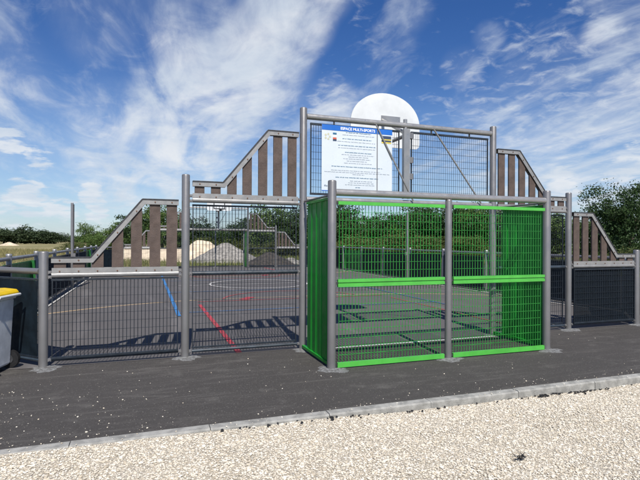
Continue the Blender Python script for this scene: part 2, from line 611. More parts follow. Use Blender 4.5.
def line(pts, wid, m, z, closed=False):
    """flat painted strip along a polyline"""
    b = MB()
    vs, fs = [], []
    n = len(pts)
    for i, p in enumerate(pts):
        p = Vector((*p, 0))
        a = Vector((*(pts[i - 1] if i > 0 else (pts[-1] if closed else pts[0])), 0))
        c = Vector((*(pts[(i + 1) % n] if (i < n - 1 or closed) else pts[i]), 0))
        t = (c - a).normalized()
        nn = Vector((-t.y, t.x, 0)) * wid / 2
        vs += [(p.x + nn.x, p.y + nn.y, z), (p.x - nn.x, p.y - nn.y, z)]
    for i in range(n if closed else n - 1):
        j = (i + 1) % n
        fs.append((2 * i, 2 * i + 1, 2 * j + 1, 2 * j))
    b.add(vs, fs)
    return b.build('painted_line', m, court)


def arc(cx, cy, r, a0, a1, n=28):
    return [(cx + r * math.cos(math.radians(a0 + (a1 - a0) * i / n)), cy + r * math.sin(math.radians(a0 + (a1 - a0) * i / n))) for i in range(n + 1)]


for sgn in (0, 1):
    T = (lambda p: p) if sgn == 0 else (lambda p: (-p[0], L - p[1]))
    tp = lambda q: [T(p) for p in q]
    # six metre line
    line(tp(arc(-1.5, 0.0, 6.0, 136, 90, 20) + arc(1.5, 0.0, 6.0, 90, 44, 20)), 0.055, pt_yellow, 0.0035)
    # basketball lane and free-throw circle
    for u in (-2.435, 2.435):
        line(tp([(u, 0.02), (u, 5.05)]), 0.075 if u < 0 else 0.05, pt_red if u < 0 else pt_red2, 0.007)
    line(tp([(-2.43, 5.55), (2.43, 5.55)]), 0.06, pt_red2, 0.0075)
    line(tp([(-1.32, 5.70), (-1.02, 6.15)]), 0.22, pt_red, 0.008)
    line(tp(arc(0, 5.6, 1.8, 10, 170)), 0.06, pt_red2, 0.0078)
    # goal line
    line(tp([(-1.50, -0.12), (1.50, -0.12)]), 0.06, pt_white, 0.004)
    # badminton
    line(tp([(-3.0, 3.85), (3.0, 3.85)]), 0.05, pt_blue2, 0.0105)
    line(tp([(-3.0, 7.92), (3.0, 7.92)]), 0.05, pt_blue2, 0.0105)
for u in (-2.985, 2.985):
    line([(u, 3.4), (u, L - 3.4)], 0.075 if u < 0 else 0.05, pt_blue if u < 0 else pt_blue2, 0.0115)
line([(-5.55, L / 2), (5.55, L / 2)], 0.05, pt_pale, 0.0145)
line(arc(0, L / 2, 1.62, 0, 354, 48), 0.06, pt_white, 0.0175, True)
for u in (-5.6, 5.6):
    line([(u, 1.3), (u, L - 1.3)], 0.05, pt_pale, 0.0205)

# kerb: one-metre stones
kerb = structure(bpy.data.objects.new('kerb', None))
COL.objects.link(kerb)
kerb.location = (0, KV, 0)
KW = 0.10


def kerb_stone_mesh():
    b = MB()
    h, d, c, ln = 0.012, -0.24, 0.012, 0.979
    pr = [(0.0, d), (0.0, h - c * .4), (-c * .4, h), (-KW + c, h), (-KW, h - c), (-KW, d)]
    n = len(pr)
    vs = [(-ln / 2, y, z) for y, z in pr] + [(ln / 2, y, z) for y, z in pr]
    b.add(vs, [tuple(range(n)), tuple(reversed(range(n, 2 * n)))] + [((i + 1) % n, i, n + i, n + (i + 1) % n) for i in range(n)])
    return b.mesh('kerb_stone', kerb_m)


km = kerb_stone_mesh()
U0 = -4.10            # one of the joints seen in the photograph
for i in range(-9, 14):
    o = link('kerb_stone', km, kerb, (U0 + i * 0.985 + 0.5, random.uniform(-.003, .003), random.uniform(-.004, .004)))
    o.rotation_euler = (0, random.uniform(-.003, .003), random.uniform(-.003, .003))


# gravel yard in front of the kerb: it drops a little towards the right
def gravel_h(X, Y):
    d = np.clip((KV - KW - Y) / 0.5, 0, 1)
    base = 0.003 - 0.070 * np.clip((X + 3.6) / 4.6, 0, 1)
    return base + (fbm(X * 1.3 + 9, Y * 1.3 + 40) - 0.47) * 0.05 + 0.02 * d * np.clip((X + 3.4) / 4.0, 0, 1)


structure(sheet('gravel_ground', -16, 18, -16, KV - KW + 0.03, 0, gravel_base, 170, 80, lambda X, Y: gravel_h(X, Y) - 0.0075))

ICO = []
ph = (1 + 5 ** .5) / 2
for a in (-1, 1):
    for b_ in (-ph, ph):
        ICO += [(0, a, b_), (a, b_, 0), (b_, 0, a)]
ICO = np.array(ICO) / math.hypot(1, ph)


def ico_faces():
    from itertools import combinations
    e = min(np.linalg.norm(ICO[i] - ICO[j]) for i, j in combinations(range(12), 2)) * 1.05
    fs = []
    for i, j, k in combinations(range(12), 3):
        if all(np.linalg.norm(ICO[a] - ICO[b]) < e for a, b in ((i, j), (j, k), (i, k))):
            n = np.cross(ICO[j] - ICO[i], ICO[k] - ICO[i])
            fs.append((i, j, k) if np.dot(n, ICO[i]) > 0 else (i, k, j))
    return np.array(fs)


ICOF = ico_faces()


def rand_rot(n):
    q = rng.normal(size=(n, 4))
    q /= np.linalg.norm(q, axis=1)[:, None]
    a, b, c, d = q.T
    return np.stack([np.stack([1 - 2 * (c * c + d * d), 2 * (b * c - a * d), 2 * (b * d + a * c)], -1),
                     np.stack([2 * (b * c + a * d), 1 - 2 * (b * b + d * d), 2 * (c * d - a * b)], -1),
                     np.stack([2 * (b * d - a * c), 2 * (c * d + a * b), 1 - 2 * (b * b + c * c)], -1)], 1)


def stones(name, pos, size, m, flat=0.65):
    n = len(pos)
    V = ICO[None] * (1 + rng.uniform(-.30, .30, (n, 12, 1)))
    V = V * (size[:, None, None] * rng.uniform(.65, 1.2, (n, 1, 3)))
    V = np.einsum('nij,nkj->nki', rand_rot(n), V)
    V[:, :, 2] *= flat
    V = V + pos[:, None, :]
    F = ICOF[None] + (np.arange(n) * 12)[:, None, None]
    return link(name, np_mesh(name, V.reshape(-1, 3), F.reshape(-1, 3), m))


def scatter(x0, x1, y0, y1, dens):
    st = 1 / math.sqrt(dens)
    X, Y = np.meshgrid(np.arange(x0, x1, st), np.arange(y0, y1, st))
    X, Y = X.ravel(), Y.ravel()
    return X + rng.uniform(-.5, .5, len(X)) * st * 1.3, Y + rng.uniform(-.5, .5, len(Y)) * st * 1.3


gx, gy = scatter(-6.2, 4.2, -4.75, KV - KW - 0.004, 5600)
keep = gy < KV - KW - 0.004
gx, gy = gx[keep], gy[keep]
gs = rng.uniform(.0032, .0094, len(gx)) * (1 + 0.9 * (rng.random(len(gx)) > .985) + 0.7 * (rng.random(len(gx)) > .94))
g = stones('gravel_stones', np.stack([gx, gy, gravel_h(gx, gy) - 0.006 + rng.uniform(-.002, .004, len(gx))], 1), gs, gravel_m, .42)
stuff(tag(g, 'pale limestone chippings covering the yard in front of the kerb', 'gravel'))

# loose chippings on the tarmac, thickest at the left end of the kerb
n1 = 330
lx = np.concatenate([rng.uniform(-7, 3, 190), -5.1 + rng.normal(0, .75, n1), rng.uniform(-6, 2.0, 170)])
ly = np.concatenate([rng.uniform(-2.4, -.2, 190), -1.75 + rng.normal(0, .45, n1), -2.40 + np.abs(rng.normal(0, .10, 170))])
ok = (ly > KV + 0.01) & (ly < -0.1) & ~((np.abs(lx) < 1.7) & (ly > -1.2))
lx, ly = lx[ok], ly[ok]
ls = rng.uniform(.0016, .0072, len(lx)) * (1 + .6 * (rng.random(len(lx)) > .95))
g = stones('loose_chippings', np.stack([lx, ly, np.full(len(lx), -0.002) + ls * .3], 1), ls, gravel_m)
stuff(tag(g, 'small white chippings strewn over the dark path', 'gravel'))

kx = rng.uniform(-6, 4, 120)
ky = KV - rng.uniform(0.02, KW, 120)
kz = rng.uniform(.002, .007, 120)
g = stones('kerb_chippings', np.stack([kx, ky, .012 + kz * .3], 1), kz, gravel_m)
stuff(tag(g, 'few small chippings lying on top of the kerb', 'gravel'))

# dark crumbs of tarmac along the kerb foot
cx_ = np.concatenate([rng.normal(c, s_, k) for c, s_, k in ((-2.7, .22, 18), (-1.95, .2, 14), (0.15, .16, 55), (0.75, .18, 40), (-0.9, .5, 20))])
cy_ = KV - KW - 0.02 - np.abs(rng.normal(0, .03, len(cx_)))
g = stones('tarmac_crumbs', np.stack([cx_, cy_, gravel_h(cx_, cy_) + 0.008], 1), rng.uniform(.005, .014, len(cx_)), char)
stuff(tag(g, 'black tarmac crumbs lying along the foot of the kerb', 'tarmac crumbs'))


# ------------------------------------------------------------------ fence parts
def post_mesh(h, r=0.05):
    b = MB()
    b.lathe((0, 0, 0), [(r, -0.05), (r, h - 0.014), (r * .93, h - 0.004), (r * .78, h)], 20)
    return b.mesh('post', steel)


def footing_mesh(seed, rr=0.16):
    rs = random.Random(seed)
    b = MB()
    n = 22
    rad = [rr * rs.uniform(.62, 1.45) for _ in range(n)]
    rad = [(rad[i - 1] + rad[i] * 4 + rad[(i + 1) % n]) / 6 for i in range(n)]
    vs = [(0, 0, 0.012)] + [(rad[i] * .6 * math.cos(2 * PI * i / n), rad[i] * .6 * math.sin(2 * PI * i / n), 0.004 + rs.uniform(-.002, .003)) for i in range(n)]
    vs += [(rad[i] * 1.2 * math.cos(2 * PI * i / n), rad[i] * math.sin(2 * PI * i / n), -0.0052) for i in range(n)]
    fs = [(0, 1 + i, 1 + (i + 1) % n) for i in range(n)] + [(1 + i, n + 1 + i, n + 1 + (i + 1) % n, 1 + (i + 1) % n) for i in range(n)]
    b.add(vs, fs)
    return b.mesh('footing', foot_m)


PM = {}
FM = [footing_mesh(k) for k in range(5)]


def post(parent, x, y, h, r=0.05, foot=True):
    k = (round(h, 3), r)
    if k not in PM:
        PM[k] = post_mesh(h, r)
    o = link('post', PM[k], parent, (x, y, 0))
    if foot:
        ft = link('footing', random.choice(FM), o, (random.uniform(-.02, .03), -0.03, 0.0))
        ft.rotation_euler = (0, 0, random.uniform(0, 6))
    return o


def wire_mesh(w_, h_, m, name='mesh_panel', dx=0.0415, dz=0.1, r=0.0037, frame=0.0, rh=0.0017):
    """welded double-wire panel in the xz plane, origin at lower left"""
    b = MB()
    nx = max(2, round(w_ / dx))
    nz = max(1, round(h_ / dz))
    for i in range(nx + 1):
        x = w_ * i / nx
        b.tube((x, 0, 0), (x, 0, h_), r, 4, False, smooth=False)
    for k in range(nz + 1):
        z = h_ * k / nz
        for yy in (-0.0058, 0.0058):
            b.tube((-.003, yy, z), (w_ + .003, yy, z), rh, 4, False, smooth=False)
    if frame:
        for z in (0, h_):
            b.box((w_ / 2, 0, z), (w_ + .02, .026, frame))
        for x in (0, w_):
            b.box((x, 0, h_ / 2), (frame * .5, .02, h_ - frame * 1.02))
    return b.mesh(name, m)


BOLT = MB().tube((0, 0.0, 0), (0, -0.008, 0), 0.0085, 8).mesh('bolt', copper)
BRACKET = MB().box((0, 0, 0), (0.035, 0.03, 0.035)).tube((0, -.015, 0), (0, -.028, 0), .010, 8).mesh('bracket', steel)


def rail(parent, a, b, r, m, name='rail', flange=False):
    o = MB().tube(a, b, r, 16)
    if flange:      # flat flange over the tube that the slats are bolted to
        a, b = Vector(a), Vector(b)
        c = (a + b) / 2
        ln = (b - a).length
        o.box((c.x, c.y - 0.026, c.z + r + 0.018), (ln - .004, 0.006, 0.062))
        o.box((c.x, c.y + 0.026, c.z + r + 0.018), (ln - .004, 0.006, 0.062))
    return o.build(name, m, parent)


def cap_band(parent, poly):
    """bent band along the top of a slatted guard, poly = upper edge"""
    hgt = 0.062
    up_ = [Vector((x, z)) for x, z in poly]
    lo = []
    n = len(up_)
    for i in range(n):
        t0 = (up_[i] - up_[i - 1]).normalized() if i else None
        t1 = (up_[i + 1] - up_[i]).normalized() if i < n - 1 else None
        nr = lambda t: Vector((t.y, -t.x))
        if t0 is None:
            d = nr(t1) * hgt
        elif t1 is None:
            d = nr(t0) * hgt
        else:
            mdir = (nr(t0) + nr(t1)).normalized()
            d = mdir * hgt / mdir.dot(nr(t0))
        if d.y > 0:
            d = -d
        lo.append(up_[i] + d)
    b = MB()
    for y0, y1 in ((-0.034, -0.028), (0.028, 0.034)):
        for i in range(n - 1):
            q = [up_[i], up_[i + 1], lo[i + 1], lo[i]]
            b.prism([(p.x, p.y) for p in q], y0, y1)
    o = b.build('capping_band', band_m, parent)
    e = MB()
    for i in range(n - 1):
        a, c = up_[i], up_[i + 1]
        t = (c - a).normalized()
        nn = Vector((-t.y, t.x))
        if nn.y < 0:
            nn = -nn
        q = [a + nn * 0.007, c + nn * 0.007, c - nn * 0.008, a - nn * 0.008]
        e.prism([(p.x, p.y) for p in q], -0.040, 0.040)
    e.build('rubber_edge', rubber, o)
    return lo


def guard(parent, s, starts, wd, zbot, poly, zrail):
    """slats between rail flange and capping band, s = -1 left or +1 right of the goal"""
    pl = [(s * -x, z) for x, z in poly] if s > 0 else poly
    if s > 0:
        pl = list(reversed(pl))
    lo = cap_band(parent, pl)

    def ztop(x):
        for a, c in zip(lo[:-1], lo[1:]):
            if min(a.x, c.x) - 1e-6 <= x <= max(a.x, c.x) + 1e-6:
                return a.y + (c.y - a.y) * (x - a.x) / (c.x - a.x)
        return lo[0].y if abs(x - lo[0].x) < abs(x - lo[-1].x) else lo[-1].y
    for x in starts:
        x0, x1 = (x, x + wd) if s < 0 else (-x - wd, -x)
        ins = 0.03
        xs = [x0] + [c.x for c in lo if x0 + .004 < c.x < x1 - .004] + [x1]
        top = [(q, ztop(q) + ins) for q in xs]
        cx = (x0 + x1) / 2
        b = MB().prism([(q - cx, z) for q, z in top] + [(x1 - cx, zbot), (x0 - cx, zbot)], -0.013, 0.013)
        o = b.build('slat', slat_m, parent, (cx, 0, 0))
        link('bolt', BOLT, o, (0, -0.034, ztop(cx) + 0.03))
        link('bolt', BOLT, o, (0, -0.029, zrail))


def end_fence(label):
    t = thing('end_fence', label, 'fence')
    for s in (-1, 1):
        post(t, s * A3, 0, HA)
        post(t, s * A2, 0, HB)
        post(t, s * A1, 0, HC)
        X = lambda a, b: (min(s * a, s * b), max(s * a, s * b))
        # low bay
        x0, x1 = X(A3 - .085, A2 + .085)
        rail(t, (x0, 0, 1.058), (x1, 0, 1.058), 0.034, band_m, flange=True)
        rail(t, (x0, 0, 0.080), (x1, 0, 0.080), 0.020, navy_rail)
        link('mesh_panel', wire_mesh(x1 - x0 - .02, 0.90, navy, frame=.022), t, (x0 + .01, -0.034, 0.105))
        for x in (x0 - .02, x1 + .02):
            for z in (1.09, 1.035, 0.08):
                link('bracket', BRACKET, t, (x, 0, z))
        guard(t, s, [-4.590, -4.392, -4.189, -3.972, -3.759, -3.546, -3.348], 0.126, 1.07,
              [(-4.615, 1.262), (-4.205, 1.262), (-3.630, 1.968), (-3.205, 1.968)], 1.102)
        # middle bay
        x0, x1 = X(A2 - .082, A1 + .078)
        rail(t, (x0, 0, 1.980), (x1, 0, 1.980), 0.034, band_m, flange=True)
        rail(t, (x0, 0, 1.050), (x1, 0, 1.050), 0.027, navy_rail)
        rail(t, (x0, 0, 0.070), (x1, 0, 0.070), 0.020, navy_rail)
        link('mesh_panel', wire_mesh(x1 - x0 - .02, 1.81, navy, frame=.022), t, (x0 + .01, 0.034, 0.105))
        for x in (x0 - .02, x1 + .02):
            for z in (2.03, 1.965, 1.05, 0.07):
                link('bracket', BRACKET, t, (x, 0, z))
        guard(t, s, [-3.010, -2.806, -2.600, -2.402, -2.194, -1.990, -1.790], 0.121, 1.99,
              [(-3.035, 2.214), (-2.655, 2.214), (-2.068, 2.932), (-1.640, 2.932)], 2.022)
        # high frame over the goal
        x0, x1 = X(1.462, 0.105)
        link('mesh_panel', wire_mesh(x1 - x0, 0.96, navy, dx=.037, r=.0029, frame=.028), t, (x0, 0.0, 2.115))
        for fx in (0.25, 0.75):
            MB().box((x0 + (x1 - x0) * fx, 0, 3.110), (.018, .018, .07)).build('hanger', rubber, t)
    rail(t, (-1.525, 0, 3.170), (1.525, 0, 3.170), 0.040, galv, 'top_rail')
    rail(t, (-1.525, 0, 2.036), (1.525, 0, 2.036), 0.038, galv, 'crossbar')
    rail(t, (-0.50, -0.046, 3.14), (0.105, -0.062, 2.06), 0.012, galv, 'brace_rod')
    rail(t, (0.46, -0.046, 3.14), (1.30, -0.062, 2.06), 0.012, galv, 'brace_rod')
    return t


def goal(label):
    t = thing('goal_cage', label, 'goal')
    for x in (-A1, A1):
        post(t, x, -GD, HG)
    post(t, 0, -GD, 1.995, 0.042)
    rail(t, (-A1 + .04, -GD, 2.030), (A1 - .04, -GD, 2.030), 0.041, galv, 'crossbar')
    for x0, x1 in ((-1.500, -0.068), (0.062, 1.515)):
        xc, wd = (x0 + x1) / 2, x1 - x0
        for z, hgt in ((1.908, .040), (0.980, .090), (0.036, .055)):
            b = MB()
            if hgt > .06:      # two lips and a groove
                b.box((xc, -GD - .010, z + .027), (wd, .036, .034)).box((xc, -GD - .010, z - .027), (wd, .036, .034)).box((xc, -GD - .004, z), (wd - .01, .024, .022))
            else:
                b.box((xc, -GD - .008, z), (wd, .034, hgt))
            b.build('green_rail', green_b, t)
            for x in (x0 - .012, x1 + .012):
                MB().box((x, -GD, z), (.026, .022, .028)).build('bracket', rubber, t)
        link('mesh_panel', wire_mesh(wd - .06, 1.86, green_w, r=.0043, rh=.0024), t, (x0 + .03, -GD + .022, 0.045))
    for s in (-1, 1):      # folded green side sheets
        b = MB()
        ys, of, y = [-0.22], [0], -0.22
        for fl, rb in ((.10, .05), (.10, .05), (.11, .05), (.10, .05), (.08, 0)):
            y -= fl
            ys.append(y)
            of.append(0)
            if rb:
                ys += [y - .018, y - .018 - rb, y - .036 - rb]
                of += [.007, .007, 0]
                y -= .036 + rb
        x = s * A1
        vs = []
        for y, o in zip(ys, of):
            for th in (0, 0.004):
                for z in (0.035, 1.945):
                    vs.append((x + s * (o + th), y, z))
        fs = []
        for i in range(len(ys) - 1):
            a, c = i * 4, i * 4 + 4
            fs += [(a, a + 1, c + 1, c), (a + 2, c + 2, c + 3, a + 3), (a + 1, a + 3, c + 3, c + 1), (a, c, c + 2, a + 2)]
        e = (len(ys) - 1) * 4
        fs += [(0, 2, 3, 1), (e, e + 1, e + 3, e + 2)]
        b.add(vs, fs)
        b.build('side_panel', green_s, t)
        MB().box((x, -0.555, 0.045), (.052, 0.99, .034)).build('green_rail', green_s, t)
        MB().box((x, -0.635, 1.962), (.046, 0.83, .030)).build('green_rail', green_s, t)
        rail(t, (x, -0.07, 2.0), (x, -GD + .05, 2.0), 0.014, steel, 'top_tie')
        MB().box((x, -0.555, 0.0225), (.03, 0.96, .011)).build('bottom_strip', rubber, t)
    return t


def hoop(label):
    t = thing('basketball_hoop', label, 'basketball hoop')
    MB().box((0, -0.052, 2.60), (.100, .012, 1.02)).box((-.044, -0.022, 2.60), (.012, .046, 1.02)).box((.044, -0.022, 2.60), (.012, .046, 1.02)).build('column', galv, t)
    for z in (2.42, 2.66, 3.02):
        MB().box((.078, -0.020, z), (.055, .07, .085)).build('bracket', steel, t)
    for z in (3.02, 3.42):
        MB().tube((0, 0.0, min(z, 3.06)), (0, 0.735, z), .028, 10).build('arm', galv, t)
    MB().tube((0.0, 0.0, 3.0), (0.0, 0.0, 3.26), .03, 10).build('neck', galv, t)
    n = 30
    poly = [(-.56, 2.99), (-.605, 3.02), (-.62, 3.07)]
    poly += [(-.62 * math.cos(PI * i / n), 3.36 + .50 * math.sin(PI * i / n)) for i in range(n + 1)]
    poly += [(.62, 3.07), (.605, 3.02), (.56, 2.99)]
    b = MB()
    N = len(poly)
    BX = 0.065
    vs = [(x + BX, 0.74, z) for x, z in poly] + [(x + BX, 0.762, z) for x, z in poly]
    b.add(vs, [tuple(reversed(range(N))), tuple(range(N, 2 * N))] + [(i, (i + 1) % N, N + (i + 1) % N, N + i) for i in range(N)])
    b.build('backboard', white_b, t)
    sq = MB()
    for c, s_ in (((BX, 0.764, 3.51), (.59, .003, .05)), ((BX - .27, 0.764, 3.30), (.05, .003, .369)), ((BX + .27, 0.764, 3.30), (.05, .003, .369)), ((BX, 0.764, 3.09), (.59, .003, .05))):
        sq.box(c, s_)
    sq.build('target_square', rubber, t)
    MB().box((0.145, 0.732, 3.43), (.34, .014, .13)).build('mounting_plate', galv, t)
    r = MB()
    k = 24
    for i in range(k):
        a, c = 2 * PI * i / k, 2 * PI * (i + 1) / k
        r.tube((.225 * math.cos(a), .762 + .15 + .225 + .225 * math.sin(a), 3.05), (.225 * math.cos(c), .762 + .15 + .225 + .225 * math.sin(c), 3.05), .010, 8, False)
    r.box((0, .835, 3.05), (.10, .15, .012)).box((0, .768, 3.03), (.14, .010, .12))
    r.build('rim', rubber, t)
    return t


fence0 = end_fence('stepped grey end fence with brown slats and dark mesh behind the green goal cage')
goal0 = goal('bright green mesh goal cage with grey posts jutting out towards the kerb')
hoop0 = hoop('white rounded basketball backboard seen from behind above the sign')
for src, lab in ((fence0, 'far end fence with brown slats, in front of the earth and sand heaps'),
                 (goal0, 'distant goal cage with green side panels at the far end of the court'),
                 (hoop0, 'small distant basketball backboard with black rim seen through the mesh')):
    c = copy_tree(src)
    c.location = (0, L, 0)
    c.rotation_euler = (0, 0, PI)
    c['label'] = lab
    if src is goal0:      # the far cage shows no green rails or mesh
        for ch in list(c.children):
            if ch.name.startswith(('green_rail', 'mesh_panel', 'bracket')) and abs(ch.data.vertices[0].co.x - ch.data.vertices[-1].co.x) > .02 or ch.name.startswith('bracket'):
                bpy.data.objects.remove(ch)


# darkening sheet behind the mesh of the right low bay, added to darken it
net = bpy.data.materials.new('darkening sheet')
net.use_nodes = True
nt_ = NT(net.node_tree)
pb = net.node_tree.nodes['Principled BSDF']
pb.inputs['Base Color'].default_value = (0.010, 0.015, 0.021, 1)
pb.inputs['Roughness'].default_value = 0.8
pb.inputs['Specular IOR Level'].default_value = 0.1
tb = nt_.n('ShaderNodeBsdfTransparent')
mxs = nt_.n('ShaderNodeMixShader')
mxs.inputs[0].default_value = 0.72
nt_.link(tb.outputs[0], mxs.inputs[1])
nt_.link(pb.outputs[0], mxs.inputs[2])
nt_.link(mxs.outputs[0], net.node_tree.nodes['Material Output'].inputs[0])
MB().box(((A2 + A3) / 2, -0.018, .555), (A3 - A2 - .19, .002, .89)).build('darkening_sheet', net, fence0)

# ------------------------------------------------------------------ side fences, with cut corners
STEP = 2.2
VS = [CH + STEP * i for i in range(9)]
DIAG = math.hypot(CH, CH)
PANEL_L = wire_mesh(STEP - .16, 0.93, navy, frame=.022)
PANEL_C = wire_mesh(DIAG - .15, 0.90, navy, frame=.022)
BACK_L = MB().box(((STEP - .16) / 2, 0.010, .465), (STEP - .19, .004, .90)).mesh('backing_sheet', navy_sheet)
BACK_C = MB().box(((DIAG - .15) / 2, 0.010, .45), (DIAG - .18, .004, .87)).mesh('backing_sheet', navy_sheet)
PANEL_G = MB().box(((STEP - .16) / 2, 0, .46), (STEP - .18, .012, .93))
PANEL_G.box(((STEP - .16) / 2, -.010, .90), (STEP - .18, .02, .03)).box(((STEP - .16) / 2, -.010, .02), (STEP - .18, .02, .03))
PANEL_G = PANEL_G.mesh('green_panel', green_p)


def side_fence(s, label):
    t = thing('side_fence', label, 'fence', (s * SIDE, 0, 0))
    for i, v in enumerate(VS):
        post(t, 0, v, 1.19, 0.045)
        MB().lathe((0, v, 1.185), [(.05, 0), (.05, .025), (.03, .038)], 14).build('post_cap', galv, t)
    for i in range(8):
        v0, v1 = VS[i], VS[i + 1]
        rail(t, (0, v0 + .05, 1.135), (0, v1 - .05, 1.135), 0.034, steel)
        rail(t, (0, v0 + .05, 0.070), (0, v1 - .05, 0.070), 0.020, navy_rail)
        g_ = i in (1, 6)
        o = link('green_panel' if g_ else 'mesh_panel', PANEL_G if g_ else PANEL_L, t, (s * (.09 if g_ else -.034), v0 + .08, 0.10))
        o.rotation_euler = (0, 0, PI / 2)
        if not g_:
            link('backing_sheet', BACK_L, o)
        if g_:
            for v in (v0 + .06, v1 - .06):
                MB().box((s * .05, v, .56), (.10, .02, .94)).build('green_post', green_p, t)
    for far in (0, 1):      # cut corners
        a = Vector((-s * CH, 0 if not far else L, 0))
        b = Vector((0, CH if not far else L - CH, 0))
        d = (b - a).normalized()
        a2, b2 = a + d * .06, b - d * .06
        for z, r, m in ((1.10, .036, steel), (.075, .020, navy_rail)):
            rail(t, (a2.x, a2.y, z), (b2.x, b2.y, z), r, m)
        o = link('mesh_panel', PANEL_C, t, (a.x + d.x * .075, a.y + d.y * .075, 0.105))
        o.rotation_euler = (0, 0, math.atan2(d.y, d.x))
        link('backing_sheet', BACK_C, o)
    return t


side_fence(-1, 'low dark mesh side fence with green panels along the left of the court')
side_fence(1, 'low dark mesh side fence with green panels along the right of the court')
for s, lab in ((-1, 'tall grey net post rising from the left side fence'), (1, 'tall grey net post rising from the right side fence')):
    t = thing('net_post', lab, 'post', (s * (SIDE - .12), L / 2, 0), 0, 'net posts at the centre line')
    post(t, 0, 0, 2.57, 0.038, True)
    MB().box((-s * .045, 0, 1.30), (.022, .05, 2.45)).build('track', rubber, t)
    MB().box((-s * .06, 0, 1.0), (.07, .06, .12)).build('winch', steel, t)

# ------------------------------------------------------------------ sign
sg = thing('information_sign', 'white rules sign with blue header fixed to the high mesh frame', 'sign', (-0.7745, -0.034, 2.158))
SW, SH = 1.083, 0.918
MB().box((0, 0, SH / 2), (SW, .006, SH)).build('board', white_sign, sg)
MB().box((0, -.0042, SH - .0375), (SW - .001, .003, .074)).build('header', blue_sign, sg)
MB().box((0, -.0042, .006), (SW - .001, .003, .011)).build('bottom_border', blue_sign, sg)


def word(text, size, x, z, m, name, y=-.0068):
    cu = bpy.data.curves.new(name, 'FONT')
    cu.body = text
    cu.size = size
    cu.offset = 0.0012
    cu.align_x, cu.align_y = 'CENTER', 'CENTER'
    tmp = bpy.data.objects.new(name, cu)
    COL.objects.link(tmp)
    bpy.context.view_layer.update()
    me = bpy.data.meshes.new_from_object(tmp.evaluated_get(bpy.context.evaluated_depsgraph_get()))
    bpy.data.objects.remove(tmp)
    me.materials.clear()
    me.materials.append(m)
    o = link(name, me, sg, (x, y, z))
    o.rotation_euler = (PI / 2, 0, 0)
    return o


word('ESPACE MULTI-SPORTS', 0.052, 0.0, SH - .040, sign_white_ink, 'title')
# rows of small print, too small to read in the photograph: words as ink dashes
rows = [(115, 175, 325, 1), (130, 155, 345, 0), (153, 155, 330, 1), (170, 125, 350, 0), (193, 130, 350, 1), (208, 130, 350, 0), (233, 170, 330, 1), (247, 150, 345, 0),
        (259, 190, 310, 0), (271, 160, 320, 0), (284, 180, 300, 0), (297, 165, 330, 0), (319, 92, 395, 1), (342, 90, 380, 0), (353, 52, 440, 0), (363, 215, 285, 0),
        (383, 115, 370, 1), (402, 200, 330, 0), (413, 190, 340, 0), (425, 172, 345, 0), (440, 232, 260, 1)]
rr = random.Random(3)
for Yp, xa, xb, bold in rows:
    z = 0.845 - (Yp / 6 + 115 - 133) / 58 * 0.82
    x, xe = (xa - 36) / 420 * SW - SW / 2, (xb - 36) / 420 * SW - SW / 2
    b = MB()
    hh = .011 if bold else .0085
    while x < xe:
        wl = min(rr.uniform(.018, .062), xe - x)
        q = x
        while q < x + wl - .003:
            lw = rr.uniform(.004, .0075)
            b.box((q + lw / 2, -.0040, z + rr.uniform(-.001, .002)), (lw, .002, hh * rr.uniform(.7, 1.1)))
            q += lw + .0025
        x += wl + .010
    b.build('text_line', ink if not bold else ink_teal, sg)
# emblems
lx0, lz0 = -SW / 2 + .085, 0.755
b = MB()
for i in range(5):
    a = 2 * PI * i / 5
    b.tube((lx0 + .035 * math.cos(a), -.0035, lz0 + .035 * math.sin(a)), (lx0 + .035 * math.cos(a), -.0052, lz0 + .035 * math.sin(a)), .016, 10)
b.build('emblem', ink_pale, sg)
for dz, m in ((.045, ink_teal), (.012, sign_white_ink), (-.022, ink_red), (-.045, ink_dark)):
    MB().box((lx0 + .105, -.0043, lz0 + dz), (.055, .002, .026)).build('emblem', m, sg)
for dz, m, hh in ((.032, ink_dark, .045), (0.002, ink_yel, .018), (-.02, ink_dark, .022), (-.043, ink_yel, .02)):
    MB().box((SW / 2 - .095, -.0043, .770 + dz), (.155, .002, hh)).build('emblem', m, sg)
b = MB()
for i in range(4):
    b.tube((-SW / 2 + .05 + i * .026, -.0035, .075 - .004 * i), (-SW / 2 + .05 + i * .026, -.0052, .075 - .004 * i), .013 - .002 * i, 9)
b.build('emblem', ink, sg)
MB().box((0.300, -.0062, SH / 2 - .01), (.011, .010, SH - .02)).build('vertical_strip', steel, sg)  # thin grey upright line down the face of the board

# ------------------------------------------------------------------ wheelie bin
bn_ = thing('wheelie_bin', 'grey wheelie bin with yellow lid beside the cut-corner mesh', 'bin', (-5.30, -0.06, 0), math.radians(-16))


def taper(b, z0, z1, x0, x1, w0, x2, x3, w1):
    vs = [(x0, -w0, z0), (x1, -w0, z0), (x1, w0, z0), (x0, w0, z0), (x2, -w1, z1), (x3, -w1, z1), (x3, w1, z1), (x2, w1, z1)]
    return b.add(vs, [(3, 2, 1, 0), (4, 5, 6, 7), (0, 1, 5, 4), (1, 2, 6, 5), (2, 3, 7, 6), (3, 0, 4, 7)])


def bevel(o, wd=.012, seg=3):
    m = o.modifiers.new('bevel', 'BEVEL')
    m.width, m.segments, m.limit_method, m.harden_normals = wd, seg, 'ANGLE', True
    for p in o.data.polygons:
        p.use_smooth = True
    return o


